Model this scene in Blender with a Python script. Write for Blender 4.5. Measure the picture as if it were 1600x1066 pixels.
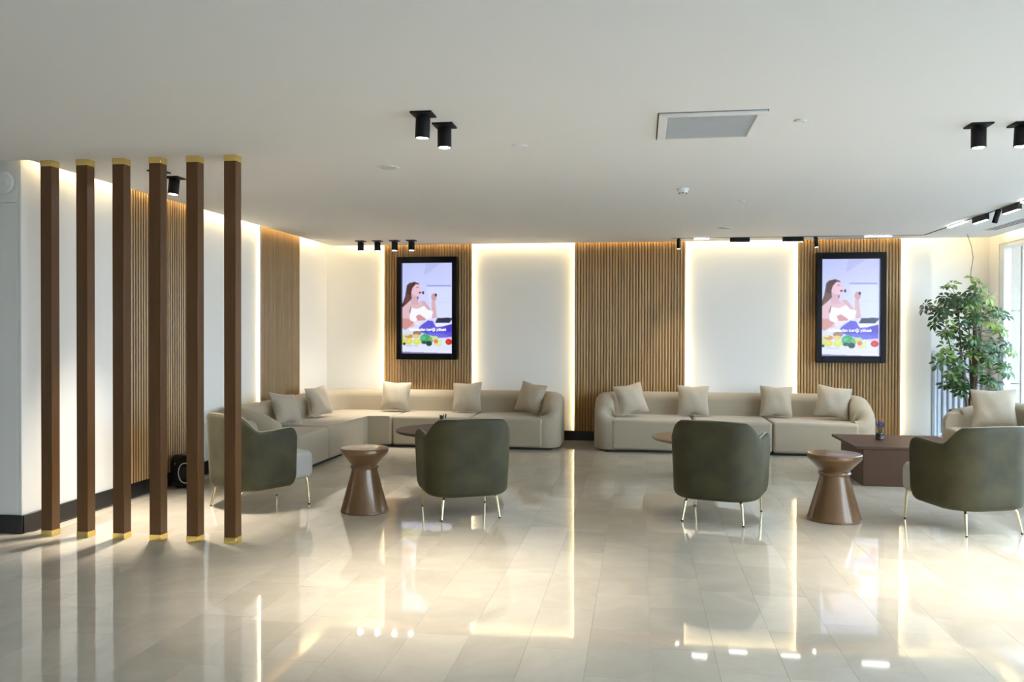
import bpy, bmesh, math, random
import numpy as np
from mathutils import Vector, Matrix

for o in list(bpy.data.objects): bpy.data.objects.remove(o)
SC = bpy.context.scene
COL = SC.collection
rnd = random.Random(7)
PI = math.pi

# ------------------------------------------------------------------ camera
YAW, PITCH, ROLL, FPX = .148643, .0097, .002507, 1330.0
CAMZ = 1.5
def cam_axes():
    f = Vector((-math.sin(YAW)*math.cos(PITCH), math.cos(YAW)*math.cos(PITCH), -math.sin(PITCH)))
    r = Vector((math.cos(YAW), math.sin(YAW), 0)); d = f.cross(r)
    return r*math.cos(ROLL)-d*math.sin(ROLL), d*math.cos(ROLL)+r*math.sin(ROLL), f
_r, _d, _f = cam_axes()
cam = bpy.data.objects.new('camera', bpy.data.cameras.new('camera')); COL.objects.link(cam)
cam.data.sensor_width = 36; cam.data.lens = FPX/1600*36; cam.data.clip_start = .05; cam.data.clip_end = 200
M = Matrix((( _r.x, -_d.x, -_f.x, 0), (_r.y, -_d.y, -_f.y, 0), (_r.z, -_d.z, -_f.z, CAMZ), (0, 0, 0, 1)))
cam.matrix_world = M
SC.camera = cam

# ------------------------------------------------------------------ world, view
W = bpy.data.worlds.new('overcast'); SC.world = W; W.use_nodes = True
bg = W.node_tree.nodes['Background']
bg.inputs[0].default_value = (.68, .84, 1.0, 1); bg.inputs[1].default_value = 3.4
SC.view_settings.view_transform = 'Standard'; SC.view_settings.look = 'None'
SC.view_settings.exposure = 1.6; SC.view_settings.gamma = 1; SC.view_settings.use_curve_mapping = False
SPOT_W = 86.0          # watts per ceiling downlight
LED = 13.0             # emission of the warm strips
WARM = (1.0, .80, .45)
SPOTC = (1.0, .92, .79)

# room numbers (metres; camera foot is the origin, +Y runs along the left wall)
XL, YB, XR, HC, HT = -4.532, 11.94, 4.60, 2.75, 3.0
YPIER = 5.70
XREAR, YREAR = -8.0, -3.0
NX = 3.81              # start of the niche in the back wall
YN = 12.16             # niche wall

# ------------------------------------------------------------------ materials
MATS = {}
def nodes(name):
    m = bpy.data.materials.new(name); m.use_nodes = True
    nt = m.node_tree; b = nt.nodes['Principled BSDF']
    MATS[name] = m
    return m, nt, b
def plain(name, col, rough=.6, metal=0, bump=0, scale=40, var=0, sheen=0, coat=0, spec=None, coords='Object', stretch=(1, 1, 1)):
    m, nt, b = nodes(name)
    b.inputs['Base Color'].default_value = (*col, 1); b.inputs['Roughness'].default_value = rough
    b.inputs['Metallic'].default_value = metal
    if sheen: b.inputs['Sheen Weight'].default_value = sheen; b.inputs['Sheen Roughness'].default_value = .4
    if coat: b.inputs['Coat Weight'].default_value = coat; b.inputs['Coat Roughness'].default_value = .08
    if spec is not None: b.inputs['Specular IOR Level'].default_value = spec
    if bump or var:
        tc = nt.nodes.new('ShaderNodeTexCoord'); mp = nt.nodes.new('ShaderNodeMapping'); mp.inputs['Scale'].default_value = stretch
        nz = nt.nodes.new('ShaderNodeTexNoise'); nz.inputs['Scale'].default_value = scale; nz.inputs['Detail'].default_value = 5
        nt.links.new(tc.outputs[coords], mp.inputs[0]); nt.links.new(mp.outputs[0], nz.inputs['Vector'])
        if bump:
            bp = nt.nodes.new('ShaderNodeBump'); bp.inputs['Strength'].default_value = bump; bp.inputs['Distance'].default_value = .01
            nt.links.new(nz.outputs[0], bp.inputs['Height']); nt.links.new(bp.outputs[0], b.inputs['Normal'])
        if var:
            mr = nt.nodes.new('ShaderNodeMapRange'); mr.inputs[1].default_value = .3; mr.inputs[2].default_value = .7
            mr.inputs[3].default_value = 1-var; mr.inputs[4].default_value = 1+var
            mx = nt.nodes.new('ShaderNodeMix'); mx.data_type = 'RGBA'; mx.blend_type = 'MULTIPLY'; mx.inputs[0].default_value = 1
            mx.inputs[6].default_value = (*col, 1)
            nt.links.new(nz.outputs[0], mr.inputs[0]); nt.links.new(mr.outputs[0], mx.inputs[7]); nt.links.new(mx.outputs[2], b.inputs['Base Color'])
    return m
def emit(name, col, strength):
    m, nt, b = nodes(name)
    b.inputs['Base Color'].default_value = (0, 0, 0, 1)
    b.inputs['Emission Color'].default_value = (*col, 1); b.inputs['Emission Strength'].default_value = strength
    return m
def wood(name, c1, c2, rough=.45, scale=6, stretch=(6, 6, .5), coat=0, objrand=.12):
    m, nt, b = nodes(name); L = nt.links.new
    tc = nt.nodes.new('ShaderNodeTexCoord'); mp = nt.nodes.new('ShaderNodeMapping'); mp.inputs['Scale'].default_value = stretch
    oi = nt.nodes.new('ShaderNodeObjectInfo'); ad = nt.nodes.new('ShaderNodeVectorMath'); ad.operation = 'ADD'
    sc_ = nt.nodes.new('ShaderNodeMath'); sc_.operation = 'MULTIPLY'; sc_.inputs[1].default_value = 37
    L(oi.outputs['Random'], sc_.inputs[0]); L(tc.outputs['Object'], mp.inputs[0]); L(mp.outputs[0], ad.inputs[0]); L(sc_.outputs[0], ad.inputs[1])
    nz = nt.nodes.new('ShaderNodeTexNoise'); nz.inputs['Scale'].default_value = scale; nz.inputs['Detail'].default_value = 8; nz.inputs['Roughness'].default_value = .6
    L(ad.outputs[0], nz.inputs['Vector'])
    cr = nt.nodes.new('ShaderNodeValToRGB'); cr.color_ramp.elements[0].position = .3; cr.color_ramp.elements[1].position = .7
    cr.color_ramp.elements[0].color = (*c1, 1); cr.color_ramp.elements[1].color = (*c2, 1)
    L(nz.outputs[0], cr.inputs[0])
    mr = nt.nodes.new('ShaderNodeMapRange'); mr.inputs[3].default_value = 1-objrand; mr.inputs[4].default_value = 1+objrand
    L(oi.outputs['Random'], mr.inputs[0])
    mx = nt.nodes.new('ShaderNodeMix'); mx.data_type = 'RGBA'; mx.blend_type = 'MULTIPLY'; mx.inputs[0].default_value = 1
    L(cr.outputs[0], mx.inputs[6]); L(mr.outputs[0], mx.inputs[7]); L(mx.outputs[2], b.inputs['Base Color'])
    b.inputs['Roughness'].default_value = rough
    if coat: b.inputs['Coat Weight'].default_value = coat; b.inputs['Coat Roughness'].default_value = .12
    bp = nt.nodes.new('ShaderNodeBump'); bp.inputs['Strength'].default_value = .08; bp.inputs['Distance'].default_value = .004
    L(nz.outputs[0], bp.inputs['Height']); L(bp.outputs[0], b.inputs['Normal'])
    return m
def marble(name, island):
    m, nt, b = nodes(name); L = nt.links.new
    geo = nt.nodes.new('ShaderNodeNewGeometry'); oi = nt.nodes.new('ShaderNodeObjectInfo')
    rn = geo.outputs['Random Per Island'] if island else oi.outputs['Random']
    sc_ = nt.nodes.new('ShaderNodeMath'); sc_.operation = 'MULTIPLY'; sc_.inputs[1].default_value = 91
    L(rn, sc_.inputs[0])
    ad = nt.nodes.new('ShaderNodeVectorMath'); ad.operation = 'ADD'
    L(geo.outputs['Position'], ad.inputs[0]); L(sc_.outputs[0], ad.inputs[1])
    n1 = nt.nodes.new('ShaderNodeTexNoise'); n1.inputs['Scale'].default_value = 2.2; n1.inputs['Detail'].default_value = 7; n1.inputs['Roughness'].default_value = .62
    n1.inputs['Distortion'].default_value = 1.2
    L(ad.outputs[0], n1.inputs['Vector'])
    cr = nt.nodes.new('ShaderNodeValToRGB'); e = cr.color_ramp.elements
    e[0].position = .25; e[0].color = (.50, .44, .355, 1); e[1].position = .72; e[1].color = (.60, .54, .445, 1)
    L(n1.outputs[0], cr.inputs[0])
    mr = nt.nodes.new('ShaderNodeMapRange'); mr.inputs[3].default_value = .93; mr.inputs[4].default_value = 1.05
    L(rn, mr.inputs[0])
    mx = nt.nodes.new('ShaderNodeMix'); mx.data_type = 'RGBA'; mx.blend_type = 'MULTIPLY'; mx.inputs[0].default_value = 1
    L(cr.outputs[0], mx.inputs[6]); L(mr.outputs[0], mx.inputs[7]); L(mx.outputs[2], b.inputs['Base Color'])
    b.inputs['Roughness'].default_value = .04; b.inputs['IOR'].default_value = 1.6
    n2 = nt.nodes.new('ShaderNodeTexNoise'); n2.inputs['Scale'].default_value = 5; n2.inputs['Detail'].default_value = 2
    L(geo.outputs['Position'], n2.inputs['Vector'])
    bp = nt.nodes.new('ShaderNodeBump'); bp.inputs['Strength'].default_value = .004; bp.inputs['Distance'].default_value = .01
    L(n2.outputs[0], bp.inputs['Height']); L(bp.outputs[0], b.inputs['Normal'])
    return m
def glass(name, tint=(1, 1, 1)):
    m = bpy.data.materials.new(name); m.use_nodes = True; nt = m.node_tree; nt.nodes.clear(); MATS[name] = m
    out = nt.nodes.new('ShaderNodeOutputMaterial'); mix = nt.nodes.new('ShaderNodeMixShader'); fr = nt.nodes.new('ShaderNodeMapRange'); lw = nt.nodes.new('ShaderNodeLayerWeight'); pw = nt.nodes.new('ShaderNodeMath')
    tr = nt.nodes.new('ShaderNodeBsdfTransparent'); gl = nt.nodes.new('ShaderNodeBsdfGlossy'); gl.inputs['Roughness'].default_value = .02
    tr.inputs[0].default_value = (*tint, 1); lw.inputs[0].default_value = .5; pw.operation = 'POWER'; pw.inputs[1].default_value = 5; fr.inputs[3].default_value = .035; fr.inputs[4].default_value = .95
    nt.links.new(lw.outputs['Facing'], pw.inputs[0]); nt.links.new(pw.outputs[0], fr.inputs[0])
    for a, bb in ((fr.outputs[0], mix.inputs[0]), (tr.outputs[0], mix.inputs[1]), (gl.outputs[0], mix.inputs[2]), (mix.outputs[0], out.inputs[0])): nt.links.new(a, bb)
    return m
plain('ceiling_paint', (.80, .785, .76), .85, bump=.02, scale=200)
plain('wall_paint', (.82, .795, .745), .8, bump=.03, scale=160)
plain('base_black', (.012, .011, .012), .3)
plain('grout', (.47, .42, .34), .8)
marble('marble_tile', False); marble('marble_tile_far', True)
wood('slat_oak', (.345, .190, .066), (.475, .285, .108), .36)
wood('post_brown', (.094, .038, .0085), (.124, .053, .014), .42, objrand=.05)
plain('slat_backing', (.035, .022, .012), .8)
plain('brass', (.86, .66, .24), .22, 1.0)
plain('brass_pale', (.86, .74, .45), .14, 1.0)
plain('chair_green', (.042, .035, .0108), .75, bump=.10, scale=5, var=.38, sheen=.14)
MATS['chair_green'].node_tree.nodes['Principled BSDF'].inputs['Sheen Tint'].default_value = (.70, .68, .46, 1)
plain('chair_lining', (.30, .275, .20), .9, bump=.1, scale=90, sheen=.2)
plain('chair_seat', (.50, .47, .42), .9, bump=.15, scale=150)
plain('sofa_fabric', (.36, .305, .220), .92, bump=.12, scale=220, var=.04, sheen=.15)
plain('cushion_fabric', (.41, .35, .265), .95, bump=.3, scale=120, var=.05, sheen=.15)
plain('plinth_dark', (.02, .018, .016), .7)
plain('rubber_black', (.01, .01, .01), .6)
plain('stool_bronze', (.165, .086, .036), .28, .15, coat=.4)
plain('table_brown', (.078, .037, .019), .42, spec=.22)
plain('table_wood', (.22, .15, .09), .3, coat=.3)
plain('fixture_black', (.004, .004, .0045), .55, spec=.25)
plain('tv_black', (.0025, .0025, .004), .28, spec=.15)
plain('plastic_white', (.78, .77, .75), .5)
plain('grille_grey', (.60, .60, .59), .6)
plain('slot_dark', (.03, .03, .035), .7)
plain('radiator_white', (.62, .66, .72), .4)
plain('frame_white', (.70, .74, .80), .35)
plain('device_black', (.009, .009, .011), .25)
plain('ring_white', (.75, .75, .74), .4)
plain('pot_brown', (.07, .035, .025), .5)
plain('soil', (.03, .02, .013), .95, bump=.6, scale=60)
plain('bark', (.12, .085, .06), .9, bump=.5, scale=30)
plain('stem_green', (.10, .13, .04), .6)
plain('lavender', (.10, .07, .16), .8)
plain('herb_green', (.05, .07, .03), .8)
plain('vase_dark', (.03, .03, .026), .25)
plain('stone_cladding', (.42, .38, .31), .75, bump=.1, scale=25, var=.08)
plain('pavement', (.30, .29, .28), .85, bump=.2, scale=10)
plain('mullion_pink', (.62, .55, .53), .6)
plain('sign_white', (.75, .76, .78), .5)
plain('sign_red', (.65, .05, .05), .5)
plain('hedge_leaf', (.05, .12, .055), .6)
emit('led_warm', WARM, LED)
emit('lens_glow', (1.0, .95, .86), 14)
emit('module_glow', (1.0, .97, .90), 9)
glass('window_glass', (.96, .985, 1))
# leaf material: each leaf its own green
m, nt, b = nodes('leaf_green')
oi = nt.nodes.new('ShaderNodeObjectInfo'); cr = nt.nodes.new('ShaderNodeValToRGB'); e = cr.color_ramp.elements
e[0].position = 0; e[0].color = (.012, .045, .013, 1); e[1].position = 1; e[1].color = (.22, .32, .04, 1)
x_ = cr.color_ramp.elements.new(.55); x_.color = (.042, .11, .022, 1)
nt.links.new(oi.outputs['Random'], cr.inputs[0]); nt.links.new(cr.outputs[0], b.inputs['Base Color'])
b.inputs['Roughness'].default_value = .42
# screen: the picture it shows is a colour per point of the panel
m, nt, b = nodes('screen_picture')
va = nt.nodes.new('ShaderNodeVertexColor'); va.layer_name = 'picture'
b.inputs['Base Color'].default_value = (.01, .01, .01, 1); b.inputs['Roughness'].default_value = .15
nt.links.new(va.outputs[0], b.inputs['Emission Color']); b.inputs['Emission Strength'].default_value = .37
emit('screen_text', (1, 1, 1), .45)

# ------------------------------------------------------------------ helpers
def add(name, me, mat=None, parent=None, loc=(0, 0, 0), rot=(0, 0, 0)):
    o = bpy.data.objects.new(name, me); COL.objects.link(o)
    if mat and me is not None and not me.materials: me.materials.append(MATS[mat])
    o.location = loc; o.rotation_euler = rot
    if parent: o.parent = parent
    return o
def tag(o, label=None, cat=None, group=None, kind=None):
    if label: o['label'] = label
    if cat: o['category'] = cat
    if group: o['group'] = group
    if kind: o['kind'] = kind
    return o
def thing(name, label, cat, loc=(0, 0, 0), rz=0, group=None):
    o = bpy.data.objects.new(name, None); COL.objects.link(o); o.empty_display_size = .1
    o.location = loc; o.rotation_euler = (0, 0, rz)
    return tag(o, label, cat, group)
def smooth(me, ang=40):
    me.polygons.foreach_set('use_smooth', [True]*len(me.polygons))
    me.set_sharp_from_angle(angle=math.radians(ang)); return me
def frombm(bm, name='m', ang=40):
    bmesh.ops.recalc_face_normals(bm, faces=bm.faces)
    me = bpy.data.meshes.new(name); bm.to_mesh(me); bm.free()
    return smooth(me, ang)
def bevelled(bm, bev, seg):
    """round the edges; the big faces stay flat-shaded"""
    new = set(bmesh.ops.bevel(bm, geom=bm.edges[:], offset=bev, segments=seg, profile=.5, affect='EDGES')['faces']) if bev else set()
    bmesh.ops.recalc_face_normals(bm, faces=bm.faces)
    for f in bm.faces: f.smooth = f in new
    me = bpy.data.meshes.new('bevelled'); bm.to_mesh(me); bm.free(); return me
def bx(bm, x0, x1, y0, y1, z0, z1):
    v = [bm.verts.new(p) for p in ((x0, y0, z0), (x1, y0, z0), (x1, y1, z0), (x0, y1, z0), (x0, y0, z1), (x1, y0, z1), (x1, y1, z1), (x0, y1, z1))]
    for f in ((0, 3, 2, 1), (4, 5, 6, 7), (0, 1, 5, 4), (1, 2, 6, 5), (2, 3, 7, 6), (3, 0, 4, 7)): bm.faces.new([v[i] for i in f])
def box(x0, x1, y0, y1, z0, z1, bev=0, seg=2):
    bm = bmesh.new(); bx(bm, x0, x1, y0, y1, z0, z1)
    return bevelled(bm, bev, seg)
def prism(poly, z0, z1, bev=0, seg=3):
    bm = bmesh.new()
    lo = [bm.verts.new((x, y, z0)) for x, y in poly]; hi = [bm.verts.new((x, y, z1)) for x, y in poly]
    n = len(poly); bm.faces.new(lo[::-1]); bm.faces.new(hi)
    for i in range(n): bm.faces.new((lo[i], lo[(i+1) % n], hi[(i+1) % n], hi[i]))
    return bevelled(bm, bev, seg)
def lathe(prof, n=40, ang=35):
    bm = bmesh.new(); rings = []
    for r, z in prof:
        if r < 1e-5: rings.append([bm.verts.new((0, 0, z))])
        else: rings.append([bm.verts.new((r*math.cos(2*PI*i/n), r*math.sin(2*PI*i/n), z)) for i in range(n)])
    for a, c in zip(rings, rings[1:]):
        for i in range(n):
            j = (i+1) % n
            if len(a) == 1 and len(c) == 1: continue
            if len(a) == 1: bm.faces.new((a[0], c[j], c[i]))
            elif len(c) == 1: bm.faces.new((a[i], a[j], c[0]))
            else: bm.faces.new((a[i], a[j], c[j], c[i]))
    return frombm(bm, 'lathe', ang)
def tube_bm(bm, pts, radii, n=8):
    pts = [Vector(p) for p in pts]; rings = []
    if not hasattr(radii, '__len__'): radii = [radii]*len(pts)
    up = Vector((.13, .27, .95)).normalized()
    for i, p in enumerate(pts):
        t = (pts[min(i+1, len(pts)-1)]-pts[max(i-1, 0)]).normalized()
        a = t.cross(up)
        if a.length < .15: a = t.cross(Vector((1, 0, 0)))
        a.normalize(); c = t.cross(a)
        rings.append([bm.verts.new(p+(a*math.cos(2*PI*k/n)+c*math.sin(2*PI*k/n))*radii[i]) for k in range(n)])
    for a, c in zip(rings, rings[1:]):
        for k in range(n): bm.faces.new((a[k], a[(k+1) % n], c[(k+1) % n], c[k]))
    bm.faces.new(rings[0][::-1]); bm.faces.new(rings[-1])
def tube(pts, radii, n=8):
    bm = bmesh.new(); tube_bm(bm, pts, radii, n); return frombm(bm, 'tube')
def fillet(poly, radii, step=.03):
    """open polyline with rounded corners -> list of points"""
    out = [Vector(poly[0])]
    for i in range(1, len(poly)-1):
        p, a, c = Vector(poly[i]), Vector(poly[i-1]), Vector(poly[i+1]); r = radii[i-1]
        u, v = (a-p).normalized(), (c-p).normalized(); th = u.angle(v)
        t = r/math.tan(th/2); s, e_ = p+u*t, p+v*t
        cen = p+(u+v).normalized()*(r/math.sin(th/2))
        n = max(4, int(r*(PI-th)/step)+1)
        a0 = s-cen; a1 = e_-cen; ang = a0.angle(a1); sg = 1 if a0.cross(a1) > 0 else -1
        for k in range(n+1):
            q = sg*ang*k/n; out.append(cen+Vector((a0.x*math.cos(q)-a0.y*math.sin(q), a0.x*math.sin(q)+a0.y*math.cos(q))))
    out.append(Vector(poly[-1]))
    res = [out[0]]
    for p in out[1:]:
        d = (p-res[-1]).length
        if d < 1e-4: continue
        n = max(1, int(d/(step*2.2))); q = res[-1]
        for k in range(1, n+1): res.append(q.lerp(p, k/n))
    return res
def sweep(path, profile, inward=1, ang=50):
    """closed profile(i, s, S) -> [(inset, z)] carried along an open plan path, ends capped"""
    n = len(path); S = [0]
    for a, c in zip(path, path[1:]): S.append(S[-1]+(c-a).length)
    bm = bmesh.new(); rings = []
    for i, p in enumerate(path):
        if i in (0, n-1):
            t = (path[1]-path[0] if i == 0 else path[-1]-path[-2]).normalized(); k = 1
        else:
            t1 = (p-path[i-1]).normalized(); t2 = (path[i+1]-p).normalized(); t = (t1+t2).normalized(); k = 1/max(.5, t.dot(t1))
        nx, ny = -t.y*inward*k, t.x*inward*k
        rings.append([bm.verts.new((p.x+nx*d, p.y+ny*d, z)) for d, z in profile(i, S[i], S[-1])])
    m_ = len(rings[0])
    for a, c in zip(rings, rings[1:]):
        for k in range(m_): bm.faces.new((a[k], a[(k+1) % m_], c[(k+1) % m_], c[k]))
    bm.faces.new(rings[0][::-1]); bm.faces.new(rings[-1])
    return frombm(bm, 'sweep', ang)
def sstep(x, a, b_):
    t = min(1, max(0, (x-a)/(b_-a))); return t*t*(3-2*t)
def struct(name, me, mat, parent=None):
    o = add(name, me, mat, parent); o['kind'] = 'structure'; return o
def copy_tree(o, parent=None):
    c = o.copy(); COL.objects.link(c); c.parent = parent
    for ch in list(o.children): copy_tree(ch, c)
    return c
def cushion_mesh(w, h, t, seed=0, n=14):
    """pillow standing in the XZ plane, thickness along Y, pinched seams and pointed corners"""
    r_ = random.Random(seed); ph = [r_.uniform(0, 6.28) for _ in range(4)]
    bm = bmesh.new(); g = {}
    for sd in (1, -1):
        for i in range(n+1):
            for j in range(n+1):
                u, v = 2*i/n-1, 2*j/n-1
                e_ = (1-abs(u)**2.6)*(1-abs(v)**2.6)
                k = .93+.07*max(abs(u), abs(v))**2*(abs(u)*abs(v))  # corners reach out, sides draw in
                x = u*w/2*(k-.045*(1-v*v)*(-1)*0-.05*(1-abs(v))*abs(u)**4*.6)
                z = v*h/2*(k-.05*(1-abs(u))*abs(v)**4*.6)
                y = sd*t/2*max(0, e_)**.55*(1+.07*math.sin(3.1*u+ph[0])*math.sin(2.3*v+ph[1]))
                y += .004*math.sin(7*u+3*v+ph[2])*e_
                if i in (0, n) or j in (0, n):
                    if sd == -1: g[sd, i, j] = g[1, i, j]; continue
                    y = 0
                g[sd, i, j] = bm.verts.new((x, y, z+h/2))
    for sd in (1, -1):
        for i in range(n):
            for j in range(n):
                q = [g[sd, i, j], g[sd, i+1, j], g[sd, i+1, j+1], g[sd, i, j+1]]
                bm.faces.new(q if sd == -1 else q[::-1])
    return frombm(bm, 'cushion', 60)

# ------------------------------------------------------------------ the shell
TP, TL, GAP = .295, .60, .0009
floor = struct('floor', box(XREAR, XR+.15, YREAR, YN+.1, -.16, -.010), 'grout')
tiles = []
ncol = int((XR+.15-XREAR)/TP)+2
c0 = int(math.floor((XREAR-.06)/TP))
for ci in range(c0, c0+ncol):
    x0 = .06+ci*TP; x1 = x0+TP
    off = (rnd.random()*TL)
    k = 0; y = YREAR-off
    while y < YN+.1:
        L_ = TL
        a, c_ = max(y, YREAR), min(y+L_, YN+.1)
        if c_-a > .03: tiles.append((max(x0, XREAR), min(x1, XR+.14), a, c_))
        y += L_
def px(x, y, z=0):
    v = Vector((x, y, z-CAMZ)); d = v.dot(_f)
    return (800+FPX*v.dot(_r)/d, 533+FPX*v.dot(_d)/d, d) if d > .05 else None
def tile_seen(t):
    q = px((t[0]+t[1])/2, (t[2]+t[3])/2)
    if not q or q[2] < 1: return None
    if -60 < q[0] < 1660 and q[1] < 1090: return q[2]
    return None
order = sorted([(tile_seen(t), t) for t in tiles if tile_seen(t) and t[1]-t[0] > .2 and t[3]-t[2] > .5 and not (t[0] < XL and t[3] > YPIER) and t[3] < YB], key=lambda a: a[0])
near = set(t for _, t in order[:300])
tme = box(-TP/2+GAP/2, TP/2-GAP/2, -TL/2+GAP/2, TL/2-GAP/2, -.010, 0); tme.materials.append(MATS['marble_tile'])
for t in sorted(near):
    if abs((t[3]-t[2])-TL) < 1e-4 and abs(t[1]-t[0]-TP) < 1e-4:
        o = add('tile', tme, None, floor, ((t[0]+t[1])/2, (t[2]+t[3])/2, 0), (rnd.uniform(-.0009, .0009), rnd.uniform(-.0012, .0012), 0))
    else: near.discard(t)
bm = bmesh.new()
for t in tiles:
    if t in near: continue
    if t[0] < XL-.1 and t[3] > YPIER+.3: continue
    bx(bm, t[0]+GAP/2, t[1]-GAP/2, t[2]+GAP/2, t[3]-GAP/2, -.010, 0)
o = add('distant_tiles', frombm(bm), 'marble_tile_far', floor); o['kind'] = 'stuff'

COVE = .13
bm = bmesh.new()
poly = [(XREAR, YREAR), (XR-COVE, YREAR), (XR-COVE, YB-COVE), (XL+COVE, YB-COVE), (XL+COVE, YPIER-.08), (XREAR, YPIER-.08)]
bm.free()
struct('ceiling', prism(poly, HC, HC+.06), 'ceiling_paint')
struct('ceiling_upper', box(XREAR-.2, XR+.4, YREAR-.2, YN+.3, HT, HT+.12), 'ceiling_paint')
struct('wall_left', box(XL-.03, XL, YPIER-.0, YN+.3, -.01, HT, .004, 2), 'wall_paint')
wf = struct('wall_front', box(XREAR, XL-.031, YPIER, YPIER+.25, -.01, 2.455, .004, 2), 'wall_paint')
add('frieze', box(XREAR, XL-.031, YPIER-.006, YPIER+.25, 2.457, HT), 'wall_paint', wf)
struct('wall_back', box(XL, NX, YB, YB+.4, -.01, HT), 'wall_paint')
struct('wall_niche', box(NX, XR+.06, YN, YN+.12, -.01, HT), 'wall_paint')
struct('wall_rear', box(XREAR, XR+.2, YREAR-.2, YREAR, -.01, HT), 'wall_paint')
struct('wall_entrance', box(XREAR-.2, XREAR, YREAR, YPIER+.25, -.01, HT), 'wall_paint')
struct('baseboard_left', box(XL, XL+.022, YPIER-.02, YB, 0, .137, .003, 1), 'base_black')
struct('baseboard_front', box(XREAR, XL+.022, YPIER-.022, YPIER, 0, .137, .003, 1), 'base_black')
struct('baseboard_back', box(XL+.02, NX, YB-.075, YB, 0, .13, .003, 1), 'base_black')
# right wall: short return, lintel over the glazing, glazed bays towards the camera
wr = struct('wall_right', box(XR, XR+.06, YB-.09, YN+.0, -.01, HT), 'wall_paint')
add('lintel', box(XR, XR+.2, YREAR, YB-.09, 2.66, HT), 'wall_paint', wr)
bay = 2.35; y1 = YB-.09; wi = 1
while y1 > YREAR+.2:
    y0 = max(y1-bay, YREAR)
    w = bpy.data.objects.new('window_%d' % wi, None); COL.objects.link(w); w['kind'] = 'structure'; w.location = (XR, (y0+y1)/2, 0)
    for nm, g in (('jamb', (XR+.01, XR+.10, y1-.13, y1, 0, 2.66)), ('jamb', (XR+.01, XR+.10, y0, y0+.06, 0, 2.66)), ('head_rail', (XR+.01, XR+.10, y0+.06, y1-.13, 2.60, 2.66)), ('sill', (XR+.01, XR+.10, y0+.06, y1-.13, 0, .10))):
        add(nm, box(g[0]-XR, g[1]-XR, g[2]-(y0+y1)/2, g[3]-(y0+y1)/2, g[4], g[5], .004, 1), 'frame_white', w)
    add('pane', box(.045, .055, y0+.06-(y0+y1)/2, y1-.13-(y0+y1)/2, .10, 2.60), 'window_glass', w)
    y1 = y0; wi += 1
# cove light strips, lying on the ceiling edge and shining at the walls
def cove(x0, x1, y0, y1, label):
    o = add('cove_light_strip', box(x0, x1, y0, y1, HC+.062, HC+.082), 'led_warm'); tag(o, label, 'light strip', 'hidden ceiling cove lights')
    return o
cove(XL+COVE+.004, XL+COVE+.018, YPIER+.1, YB-.3, 'warm cove light strip along the top of the wall behind the posts')
cove(XL+.3, XR-.3, YB-COVE-.018, YB-COVE-.004, 'warm cove light strip along the top of the wall with the screens')
cove(XR-COVE-.018, XR-COVE-.004, YREAR+.3, YB-.3, 'warm cove light strip along the top of the glazed wall')

# ------------------------------------------------------------------ slat panels
SP, SW = .0405, .0325
def slat_mesh(h, d=.022, SW=SW):
    c = .007
    pts = [(-SW/2, 0), (-SW/2, d-c), (-SW/2+c*.8, d-c*.25), (-SW/2+c*1.6, d), (SW/2-c*1.6, d), (SW/2-c*.8, d-c*.25), (SW/2, d-c), (SW/2, 0)]
    bm = bmesh.new(); lo = [bm.verts.new((x, -y, 0)) for x, y in pts]; hi = [bm.verts.new((x, -y, h)) for x, y in pts]; n = len(pts)
    for i in range(n): bm.faces.new((lo[i], lo[(i+1) % n], hi[(i+1) % n], hi[i]))
    bm.faces.new(lo); bm.faces.new(hi)
    me = frombm(bm, 'slat', 30); me.materials.append(MATS['slat_oak']); return me
def slat_panel(width, z0, z1, loc, rz, label, depth=.05, led=(True, True), sw=SW, sd=.022):
    """origin at the panel's middle on the wall; slats face local -Y"""
    p = thing('slat_panel', label, 'wall panel', loc, rz, 'oak slat wall panels')
    add('backing_board', box(-width/2+.004, width/2-.004, -depth+.0, -depth+.012, z0, z1), 'slat_backing', p)
    add('mounting_frame', box(-width/2+.05, width/2-.05, -depth+.012, 0, z0, z1), 'slat_backing', p)
    n = int(round(width/SP)); me = slat_mesh(z1-z0, sd, sw)
    for i in range(n):
        add('slat', me, None, p, (-width/2+SP*(i+.5)*width/(n*SP), -depth, z0))
    for s, on in zip((-1, 1), led):
        if on: add('led_strip', box(s*(width/2-.026)-.006, s*(width/2-.026)+.006, -depth+.014, -depth+.024, z0, z1), 'led_warm', p)
    return p
ZT = HT-.02
P1 = slat_panel(1.295, .13, ZT, ((-3.648-2.353)/2, YB, 0), 0, 'oak slat wall panel carrying the screen above the corner sofa')
P2 = slat_panel(1.524, .13, ZT, ((-.901+.623)/2, YB, 0), 0, 'wide plain oak slat wall panel between the two screens')
P3 = slat_panel(1.317, .13, ZT, ((2.098+3.415)/2, YB, 0), 0, 'oak slat wall panel carrying the screen near the potted tree')
PA = slat_panel(1.14, .14, ZT, (XL, 7.50, 0), PI/2, 'oak slat wall panel seen between the brown posts', .035, (False, False), .021, .010)
PB = slat_panel(1.18, .14, ZT, (XL, 10.25, 0), PI/2, 'oak slat wall panel above the short leg of the corner sofa', .035, (True, True), .021, .010)

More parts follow.
